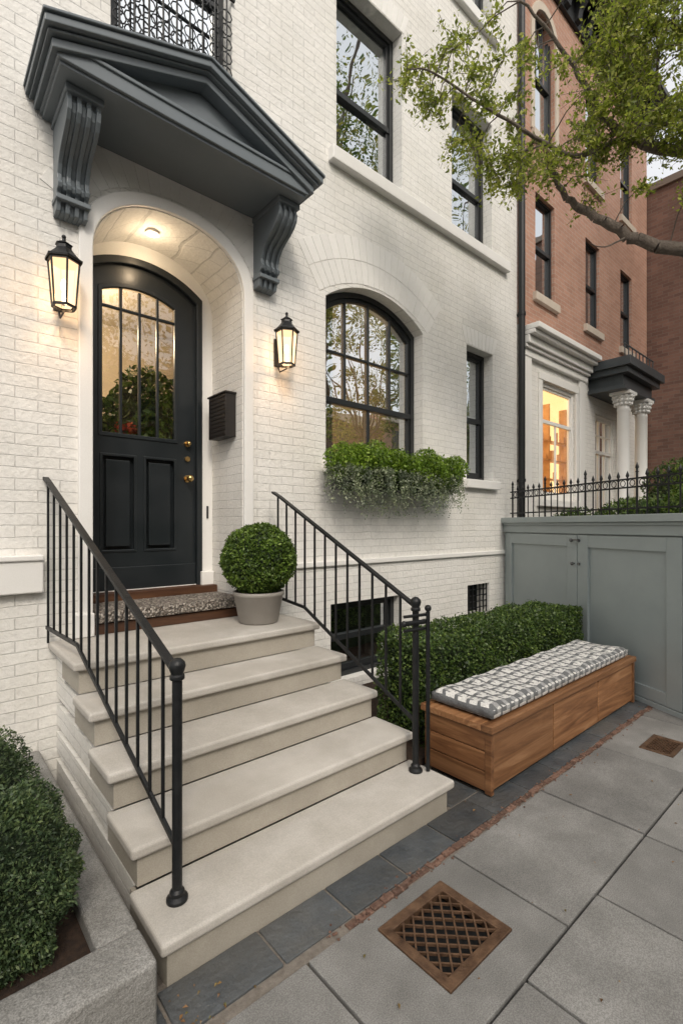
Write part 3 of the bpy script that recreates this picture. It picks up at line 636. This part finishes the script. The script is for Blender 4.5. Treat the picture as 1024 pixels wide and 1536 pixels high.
for k in range(nb+1):
    s=.1+(Ln-.1)*k/nb; b=TW@Vector((s,.07,0)); h=2.10 if k%6 else 2.17
    m.bar((b.x,b.y,1.70),(b.x,b.y,h-.03),.016,.016) if k%6==0 else m.tube((b.x,b.y,1.70),(b.x,b.y,h-.04),.007,seg=6)
    m.lathe([(.006,-.05),(.018,-.04),(.006,-.03),(.006,-.02),(.017,0),(.012,.02),(.001,.05)],(b.x,b.y,h-.03),8)
    if k<nb:
        b2=TW@Vector((s+(Ln-.1)/nb/2,.07,0)); rr_=.03; d=t
        pts=[Vector((b2.x,b2.y,2.0))+d*rr_*math.cos(a)+Vector((0,0,rr_*math.sin(a))) for a in [j*math.pi/4 for j in range(9)]]
        m.path(pts,.004,.004,5)
for z in(1.76,1.96,2.04):
    m.bar(TW@Vector((.05,.07,z)),TW@Vector((Ln,.07,z)),.012,.016)
for k in range(40):
    x=4.7+k*.13; m.tube((x,.94,1.70),(x,.94,2.1),.007,seg=6)
for z in(1.76,2.0): m.bar((4.65,.94,z),(10,.94,z),.012,.016)
m.obj('pickets_and_rails',BK,F)
for c,r,n in(((7.3,2.2,1.65),(.6,.5,.30),4000),((8.9,2.2,2.0),(.6,.55,.62),6000),((6.3,1.9,1.65),(.45,.5,.26),3500),((9.9,2.0,2.1),(.7,.6,.9),5000),((7.6,1.7,1.95),(.4,.3,.5),4500),((6.0,1.35,1.66),(.4,.3,.36),3000),((6.5,2.75,1.58),(.4,.4,.22),2500)):
    bush('terrace_shrub',c,r,2.0,n,.05,TOP if n in(4000,3000,4500) else BX,.5,.09,7,f=.7)
m=M(); m.tube((6.315,YF-.06,1.55),(6.315,YF-.06,12),.045,seg=14)
for z in(2.2,4.5,7,9.5): m.tube((6.315,YF-.06,z),(6.315,YF-.06,z+.04),.054,seg=14); m.box(6.29,6.34,YF-.05,YF+.02,z,z+.03)
m.obj('downspout',BK,None)
# ---------------------------------------------------------------- NEIGHBOUR BRICK HOUSE
Q=root('brick_townhouse'); YN=YF+.02
nw=[]
for (x0,x1) in((6.85,7.45),(8.58,9.16),(10.15,10.75)): nw.append((x0,x1,5.0,6.5))
for (x0,x1) in((8.58,9.16),(10.15,10.75)): nw.append((x0,x1,7.5,9.1))
archN=ell_arch(6.8,7.45,7.35,8.9,9.25,20)
m=M(); m.wall(rect(6.33,11.62,4.40,10.3),[rect(*w) for w in nw]+[archN],YN,.4)
m.obj('upper_brick_wall',RB,Q)
gh=[(7.0,8.12,2.0,3.74),(8.95,9.85,1.5,3.55)]
m=M(); m.wall(rect(6.33,11.62,0,4.40),[rect(*w) for w in gh],YN-.015,.10); m.obj('lower_white_wall',WB,Q)
m=M()
for z0,z1,p in((3.98,4.08,.08),(4.08,4.13,.12),(4.13,4.24,.16),(4.24,4.30,.24),(4.30,4.38,.30)): m.box(6.38-0,8.5,YN-p,YN-.0151,z0+.001,z1)
m.box(6.40,6.62,YN-.07,YN-.0152,1.4,3.98); m.box(8.24,8.44,YN-.06,YN-.0152,1.4,3.98); m.box(6.90,8.22,YN-.05,YN-.0152,3.75,3.86)
m.box(6.90,6.998,YN-.045,YN-.0152,2.0,3.749); m.box(8.122,8.22,YN-.045,YN-.0152,2.0,3.749); m.box(6.86,8.23,YN-.08,YN-.0152,1.88,1.99)
m.obj('white_cornice_and_trim',WT,Q,.01)
m=M()
for w in nw:
    m.box(w[0]-.08,w[1]+.08,YN-.06,YN+.05,w[2]-.12,w[2]-.002)
m.box(6.72,7.53,YN-.06,YN+.05,7.23,7.348)
m.strip(ell_arch(6.70,7.55,7.35,8.92,9.38,20)[1:]+[(6.70,7.35)],ell_arch(6.79,7.46,7.35,8.9,9.26,20)[1:]+[(6.79,7.35)],YN-.03,YN+.01)
m.obj('stone_lintels_and_sills',BS,Q,.006)
for w in nw: sash(*w,YN+.05,Q,GW,None,0,curtain=True,fw=.03)
sash(6.8,7.45,7.35,9.25,YN+.06,Q,GW,8.3,2,fw=.03)
SG2=glassmat('shop_glass',.10,(.98,.96,.93))
sash(*gh[0],YN+.01,Q,SG2,3.17,0,fm=WT,room=False,lowmun=1)
sash(*gh[1],YN+.02,Q,glassmat('porch_glass',.45,(.8,.8,.78)),2.9,2,fm=WT,room=False,lowmun=2,upmz=3.2)
m=M(); m.box(6.5,11.5,YN+1.1,YN+1.12,1.4,4.3); m.obj('glowing_back_wall',LIT,Q)  # emissive plane, glows by itself in place of a lamp-lit wall
m=M(); m.box(6.5,11.5,YN+.42,YN+1.1,4.30,4.33); m.box(6.5,11.5,YN+.42,YN+1.1,1.38,1.4); m.box(6.48,6.5,YN+.42,YN+1.1,1.4,4.3); m.obj('shop_interior',ROOM,Q)
m=M()
for k in range(5): m.box(7.6,11,YN+.85,YN+1.0,1.75+k*.36,1.77+k*.36)
for k in range(5): m.box(7.6+k*.72,7.63+k*.72,YN+.85,YN+1.0,1.6,3.9)
for k in range(60):
    x=7.63+k*.056; r_=k*7%5; m.box(x,x+.03,YN+.88,YN+.94,1.771+r_*.36,1.771+r_*.36+.09+.05*(k%3))
m.obj('shelves',simple('shelf_wood',(.45,.25,.11),(.6,.36,.18),9),Q)
pl('shop_lamp',(7.9,YN+.5,3.9),35,Q,.08)
m=M(); m.box(8.5,10.2,2.80,YN-.02,4.16,4.30); m.box(8.56,10.14,2.86,YN-.02,4.06,4.159); m.box(8.66,10.04,2.96,YN-.02,3.88,4.059); m.box(8.62,10.08,2.92,YN-.02,3.82,3.88)
for a in range(9):
    x=8.7+a*.17; m.tube((x,2.95,4.3),(x,2.95,4.55),.01)
m.bar((8.65,2.95,4.56),(10.1,2.95,4.56),.02,.02)
m.obj('portico_entablature',simple('dark_portico_paint',(.04,.05,.056),(.06,.07,.077),8,.4),Q,.006)
m=M()
for cx in(8.95,9.8):
  for cy in(3.06,):
    m.lathe([(.14,0),(.14,.08),(.12,.1),(.13,.14),(.105,.17),(.10,.9),(.09,1.75),(.105,1.77),(.09,1.79),(.10,1.88),(.15,1.97),(.13,2.0)],(cx,cy,1.45+.32),28)
    for i in range(12):
        a=i*math.pi/6
        for zz,rr_ in((3.62,.12),(3.68,.135),(3.74,.15)): m.ball((cx+rr_*math.cos(a+zz*9),cy+rr_*math.sin(a+zz*9),zz),.028,8)
    m.box(cx-.16,cx+.16,cy-.16,cy+.16,3.77,3.819)
    m.box(cx-.17,cx+.17,cy-.17,cy+.17,1.45,1.77)
m.obj('corinthian_columns',WT,Q)
m=M(); m.box(6.33,11.7,YN-.45,YN,10.2,10.32); m.box(6.33,11.7,YN-.35,YN,10.1,10.199); m.box(6.33,11.65,YN-.06,YN-.001,9.7,10.099)
for k in range(14): m.prism([(YN-.3,10.098),(YN-.061,10.098),(YN-.061,9.72),(YN-.12,9.75),(YN-.15,9.9)],'x',6.5+k*.38,6.62+k*.38)
m.obj('roof_cornice',simple('black_cornice_paint',(.015,.016,.018),rough=.5),Q,.006)
m=M(); m.box(6.34,11.6,YN+.42,9,9.5,10.19); m.box(-5,6.25,YF+.6,9,11.5,11.9); m.box(11.56,11.6,YN+.41,9,0,10); m.obj('flat_roof',AS,Q)
R=root('brown_brick_building'); m=M(); m.box(11.66,19,1.2,9,0,8.6); m.obj('walls',DB,R); m=M(); m.box(11.6,19,1.14,9,8.6,8.75); m.obj('coping',simple('coping_stone',(.2,.16,.13)),R,.01)
m=M(); m.box(12.6,13.6,1.19,1.3,4.5,6.2); m.obj('window',DK,R)
# ---------------------------------------------------------------- PAVEMENT
m=M()
def slabrow(m,xs,y0,y1,j=.006,zt=0,th=.1,zj=.002):
    for a,b in zip(xs,xs[1:]): 
        z=zt+random.uniform(-zj,zj); m.box(a+j,b-j,y0+j,y1-j,zt-th,z)
base=[1.085+.883*k for k in range(-7,17)]
slabrow(m,[x for x in base if x<1.2],.87,1.435); 
gr=(1.38,1.78,1.01,1.36); g2=(3.93,4.25,1.03,1.24)
def slab_hole(a,b,y0,y1,g,j=.006):
    polyo=[(a+j,y0+j),(b-j,y0+j),(b-j,y1-j),(a+j,y1-j)]; h=[(g[0],g[2]),(g[1],g[2]),(g[1],g[3]),(g[0],g[3])]
    tri=tessellate_polygon([[Vector((*p,0)) for p in polyo],[Vector((*p,0)) for p in h]])
    v=[(p[0],p[1],0) for p in polyo+h]; v2=[(p[0],p[1],-.1) for p in polyo+h]
    f=[tuple(q) for q in tri]+[(i,(i+1)%4,8+(i+1)%4,8+i) for i in range(4)]+[(4+i,4+(i+1)%4,12+(i+1)%4,12+i) for i in range(4)]
    m.add(v+v2,f)
r1=[x for x in base if x>1.08]
for a,b in zip(r1,r1[1:]):
    if a<1.5<b: slab_hole(a,b,.87,1.435,gr)
    elif a<4.0<b: slab_hole(a,b,.87,1.435,g2)
    else: slabrow(m,[a,b],.87,1.435)
r2=[2.23+.61*k for k in range(-14,22)]
slabrow(m,r2,-.02,.87); slabrow(m,base,-.9,-.02); slabrow(m,r2,-1.8,-.9)
m.obj('sidewalk',CO,None,.004)
m=M(); m.box(-5,16,-1.82,1.43,-.13,-.05); m.box(-5,16,1.431,1.7,-.13,-.006); m.box(-5,16,1.701,3.49,-.13,-.02); 
m.obj('sidewalk_bed',MO,None)
m=M()
xs=[.12+.0,.62,1.02,1.36,1.70,2.06,2.42,2.80,3.16,3.52,3.9,4.25,4.62,4.95]
slabrow(m,xs,1.47,1.675,.006,.002,.05,.002); slabrow(m,[2.29,2.56],1.675,2.1,.006,.002,.05)
m.obj('slate_paving',SL,None,.004)
m=M(); x=1.30
while x<4.9:
    L=random.uniform(.03,.09); yy=random.uniform(-.006,.006); m.box(x,x+L-.004,1.438+yy,1.470+yy,-.03,random.uniform(-.003,.006)); x+=L
m.obj('brick_edging',BE,None,.003)
pv=M()
for _ in range(420):
    x=random.uniform(1.2,4.9); y=random.gauss(1.452,.018); r_=random.uniform(.003,.008); a=random.random()*3
    pv.lathe([(.0005,r_*.8),(r_*.8,r_*.4),(r_,0),(r_*.8,-r_*.4)],(x,y,.002),5,0,False,a)
pv.obj('gravel',BE,None)
m=M(); m.box(-30,40,-2.0,-1.82,-.13,.005); m.box(-30,40,-9.2,-9.0,-.13,.005); m.obj('granite_kerb',CP,None,.01)
m=M(); m.box(-30,40,-16,-9.2,-.13,0); m.box(-30,-5,-1.82,3.5,-.13,0); m.box(16,40,-1.82,1.2,-.13,0); m.obj('far_sidewalk',CO,None)
m=M(); m.add([(-30,-9,-.126),(40,-9,-.126),(40,-2,-.126),(-30,-2,-.126)],[(0,1,2,3)]); m.obj('road',AS,None)
m=M(); m.add([(-400,-400,-.135),(400,-400,-.135),(400,400,-.135),(-400,400,-.135)],[(0,1,2,3)]); m.obj('ground',AS,None)
def grate(g,name='drain_grate',w=.042,cell=.058):
    x0,x1,y0,y1=g; e=root(name); m=M()
    o=[(x0,y0),(x1,y0),(x1,y1),(x0,y1)]; i_=[(x0+w,y0+w),(x1-w,y0+w),(x1-w,y1-w),(x0+w,y1-w)]
    v=[(*p,.007) for p in o]+[(*p,.004) for p in i_]+[(*p,-.03) for p in o]+[(*p,-.03) for p in i_]
    m.add(v,[(k,(k+1)%4,4+(k+1)%4,4+k) for k in range(4)]+[(k,8+k,8+(k+1)%4,(k+1)%4) for k in range(4)]+[(4+k,4+(k+1)%4,12+(k+1)%4,12+k) for k in range(4)])
    m.obj('frame',BZ,e,.003); m=M()
    X0,X1,Y0,Y1=x0+w-.002,x1-w+.002,y0+w-.002,y1-w+.002
    for sgn in(1,-1):
        c=-2.0
        while c<2.0:
            pts=[]
            for x in(X0,X1):
                y=sgn*(x-X0)+Y0+c
                if Y0<=y<=Y1: pts.append((x,y))
            for y in(Y0,Y1):
                x=X0+(y-Y0-c)/sgn
                if X0<x<X1: pts.append((x,y))
            if len(pts)>=2 and (Vector(pts[0])-Vector(pts[1])).length>.01:
                z=-.004 if sgn>0 else -.006
                m.bar((*pts[0],z),(*pts[1],z),.007,.010)
            c+=cell
    m.obj('lattice',BZ,e); m=M(); m.box(x0+.001,x1-.001,y0+.001,y1-.001,-.048,-.042); m.obj('black_pit_plate',GB,e)  # shallow black plate paints the dark of a deeper drain
grate(gr); grate(g2,'drain_grate',.03,.035)
n=80; C=np.c_[rng.uniform(.5,5,n),rng.uniform(.2,1.68,n),np.full(n,.010)]
C[:24]=np.c_[rng.uniform(.60,.80,24),rng.uniform(1.45,1.62,24),np.full(24,.012)]
m=M()
for x,y,z in C:
    a=random.random()*6.28; s_=random.uniform(.004,.011); m.add([(x+s_*math.cos(a),y+s_*math.sin(a),z),(x+s_*.5*math.cos(a+1.57),y+s_*.5*math.sin(a+1.57),z+.004),(x-s_*math.cos(a),y-s_*math.sin(a),z-.003),(x-s_*.5*math.cos(a+1.57),y-s_*.5*math.sin(a+1.57),z+.002)],[(0,1,2,3)])
m.obj('fallen_leaves',leafmat('dry_leaves',[(.12,.06,.02),(.22,.12,.05),(.13,.13,.04)],.1))
# ---------------------------------------------------------------- STREET TREE (overhanging)
TR=root('street_tree'); th=math.radians(41.2); cs_,sn=math.cos(th),math.sin(th); kf=.84
def W(l,d,h): l*=kf;d*=kf;h=1.6+(h-1.6)*kf; return Vector((cs_*l+sn*d,cs_*d-sn*l,h))
tm=M(); br=[]
def cr(P,sub=5,jit=0):
    Q=[]
    for i in range(len(P)-1):
        p0=P[max(0,i-1)];p1=P[i];p2=P[i+1];p3=P[min(len(P)-1,i+2)]
        for k in range(sub):
            u=k/sub; Q.append(.5*((2*p1)+(p2-p0)*u+(2*p0-5*p1+4*p2-p3)*u*u+(3*p1-p0-3*p2+p3)*u**3)+Vector([random.uniform(-.01,.01)*jit for _ in range(3)]))
    Q.append(P[-1]); return Q
def branch(pts,r0,r1,sub=5):
    Q=cr([W(*p) for p in pts],sub,r0*20); tm.path(Q,r0,r1,8); br.extend(Q); return Q
branch([(6.6,3.3,-.35),(6.5,3.3,1.5),(6.2,3.5,3.0)],.22,.17)
branch([(6.2,3.5,3.0),(5.2,4.3,3.8),(4.2,4.9,4.2),(3.49,5,4.42),(2.99,5.1,4.62),(2.6,5.15,4.9),(2.35,5.1,5.02),(2.12,5.0,5.3)],.085,.018)
branch([(6.2,3.5,3.0),(5.6,4.2,4.3),(4.6,4.8,5.1),(3.6,5,5.42),(3.1,5,5.5),(2.75,5,5.7),(2.5,4.95,6.0),(2.2,4.9,6.4),(1.75,4.8,6.75)],.07,.009)
branch([(2.9,5,5.58),(2.44,5.05,5.42),(2.1,5,5.5),(1.73,4.9,5.62),(1.3,4.8,5.78),(.85,4.75,6.02),(.65,4.72,6.0)],.024,.004)
branch([(2.1,5,5.5),(1.7,4.95,5.35),(1.4,4.9,5.2)],.011,.004)
branch([(5.6,4.2,4.3),(4.6,4.6,5.8),(3.6,4.9,6.5),(3.0,5,6.8),(2.6,5,7.1)],.05,.012)
branch([(3.0,5,5.5),(2.95,4.9,6.0),(2.75,4.9,6.5),(2.7,4.8,7.0)],.018,.007)
branch([(3.6,5,5.42),(3.2,4.9,5.9),(3.1,4.8,6.4)],.016,.006)
branch([(2.99,5.1,4.62),(2.7,5.0,4.45),(2.5,4.9,4.42)],.009,.003)
hi=[]; b0=W(6.2,3.5,3.0)
for q in((6.8,-1.6,10),(8.3,-1.8,12),(7.6,-.6,13),(9.2,-1.0,11),(7.4,-2.6,11.5),(8.8,-2.2,13.5)):
    Q=cr([b0,b0.lerp(Vector(q),.45)+Vector((0,0,.8)),Vector(q)],6,.5); tm.path(Q,.09,.02,7); hi+=Q[6:]
cl=[(.67,6.05),(.87,6.22),(.77,5.85),(1.01,5.88),(1.21,5.95),(1.15,5.68),(1.28,5.27),(1.42,5.51),(1.55,5.34),(1.52,5.06),(1.73,5.03),(1.76,5.34),(1.96,5.24),(1.96,5.03),(2.24,5.27),(2.2,5.47),(2.44,5.13),(1.42,5.81),(1.59,6.16),(1.9,6.56),(1.83,6.22),(1.28,6.5),(1.55,6.77),(2.3,5.7),(2.58,5.0),(2.99,5.0),(3.4,5.34),(1.05,6.1),(1.35,5.65),(2.0,5.6),(2.35,5.95),(1.1,6.3),(1.7,5.2),(2.1,5.15),(2.1,6.0),(2.25,6.7),(1.85,5.2),(1.62,5.2),(2.35,5.3),(2.55,5.45),(.72,6.2),(.62,5.9),(.9,6.0),(.95,5.75),(1.3,6.1),(1.45,6.3),(1.2,5.45),(1.6,5.6),(1.75,5.75),(1.9,5.45),(1.4,5.15),(2.1,5.3)]
for _ in range(105):
    cl.append((random.uniform(2.5,3.6),random.uniform(5.4,7.1)))
for _ in range(12): cl.append((random.uniform(3.2,5),random.uniform(4.7,7)))
LC=[]
for l,h in cl:
    c=W(l,4.95+random.uniform(-.4,.25),h); b=min(br,key=lambda q:(q-c).length); mid=(b+c)/2+Vector((0,0,.05)); tm.path([b,mid,c],.006,.003,5)
    for _ in range(8):
        dv=Vector((random.gauss(0,1),random.gauss(0,1),random.gauss(-.1,.8))).normalized()*random.uniform(.10,.27); e_=c+dv; tm.tube(c,e_,.0025,.0012,4,cap=False)
        for _ in range(18):
            u=random.random(); LC.append(tuple(c+dv*u+Vector([random.gauss(0,.028) for _ in range(3)])))
tm.obj('trunk_and_limbs',BARK,TR)
leaves('leaves',np.array(LC),None,.040,TL,TR,.5)
HC=[]
for q in hi:
    for _ in range(4):
        c=np.array(q)+rng.normal(size=3)*np.array([.7,.7,.8])
        if c[2]>7.5 : HC.append(c+rng.normal(size=(60,3))*.30)
leaves('upper_leaves',np.vstack(HC),None,.10,TLD,TR,.5)
def tree(x,y,h,r,n,lf=.17,z0f=.34,lr=.05):
    e=root('street_tree'); m=M(); m.path([(x,y,-.13),(x+.05,y,h*.25),(x-.05,y+.1,h*.45)],.2,.14,10)
    for k in range(11):
        a=k*2.4; L=r*.8; m.path([(x,y,h*.40),(x+L*.5*math.cos(a),y+L*.5*math.sin(a),h*.58),(x+L*math.cos(a),y+L*math.sin(a),h*.7+.06*h*(k%4))],lr,.012,6)
    m.obj('trunk',BARK,e); P=[]
    for k in range(80):
        a=random.uniform(0,6.28); q=r*math.sqrt(random.random()); z=h*z0f+random.random()*h*(.96-z0f); s=.4+.55*random.random()
        P.append(rng.normal(size=(n//80,3))*np.array([s,s,s*.6])*.6+np.array([x+q*math.cos(a),y+q*math.sin(a),z]))
    leaves('leaves',np.vstack(P),None,lf,TLD,e,.55)
tree(-4,-8.6,8.5,2.8,6000); tree(2.5,-9.0,9,2.8,7000); tree(9,-8.6,12,3.2,12000); tree(15.5,-8.6,13,3.4,14000,.16,.25); tree(23,-8.6,13,3.6,9000)
tree(12.6,-2.6,14.5,2.3,8500,.12,.52,.045)
for i,(x0,mt) in enumerate(((-26,DB),(-18,RB),(-11,WB),(-4,RB),(3,DB),(10,RB),(17,DB),(24,RB),(31,WB))):
    e=root('brick_house'); m=M(); m.box(x0,x0+6.98,-24,-16,0,8.5+(i%3)*.7); m.obj('walls',mt,e)
    m=M()
    for fl_ in range(3):
        for c_ in range(3): m.box(x0+.9+c_*2.1,x0+1.9+c_*2.1,-16,-15.97,1.2+fl_*2.7,3.0+fl_*2.7)
    m.obj('windows',DK,e); m=M(); m.box(x0,x0+6.98,-16.01,-15.6,8.2+(i%3)*.7,8.6+(i%3)*.7); m.obj('cornice',BS,e)
# ---------------------------------------------------------------- LIGHT & CAMERA
w=bpy.data.worlds.new('World'); S.world=w; w.use_nodes=True; nt=w.node_tree; nt.nodes.clear()
sky=nt.nodes.new('ShaderNodeTexSky'); sky.sky_type='NISHITA'; sky.sun_disc=False; el,az_=math.radians(42),math.radians(205)
sky.sun_elevation=el; sky.sun_rotation=az_; sky.dust_density=5; sky.air_density=1.2; sky.ozone_density=1
hs=nt.nodes.new('ShaderNodeHueSaturation'); hs.inputs['Saturation'].default_value=.5; hs.inputs['Value'].default_value=1.5
haze=mixc(nt,.5,hs.outputs['Color'],(9.2,8.95,8.6)); nt.links.new(sky.outputs[0],hs.inputs['Color'])
bg=nt.nodes.new('ShaderNodeBackground'); bg.inputs[1].default_value=.145; o=nt.nodes.new('ShaderNodeOutputWorld')
nt.links.new(haze,bg.inputs[0]); nt.links.new(bg.outputs[0],o.inputs[0])
sl=bpy.data.lights.new('sun','SUN'); sl.energy=1.35; sl.angle=math.radians(12); sl.color=(1,.90,.77); so=bpy.data.objects.new('sun',sl); link(so)
dv=Vector((math.sin(az_)*math.cos(el),math.cos(az_)*math.cos(el),math.sin(el))); so.rotation_euler=dv.to_track_quat('Z','Y').to_euler()
cam=bpy.data.cameras.new('camera'); co=bpy.data.objects.new('camera',cam); link(co); co.location=(0,0,1.6); co.rotation_euler=(math.radians(90),0,math.radians(-41.2))
cam.sensor_fit='VERTICAL'; cam.sensor_height=36; cam.lens=17.18; cam.shift_y=.013; cam.clip_start=.05; cam.clip_end=1500; S.camera=co
S.view_settings.view_transform='Standard'; S.view_settings.look='None'; S.view_settings.exposure=0
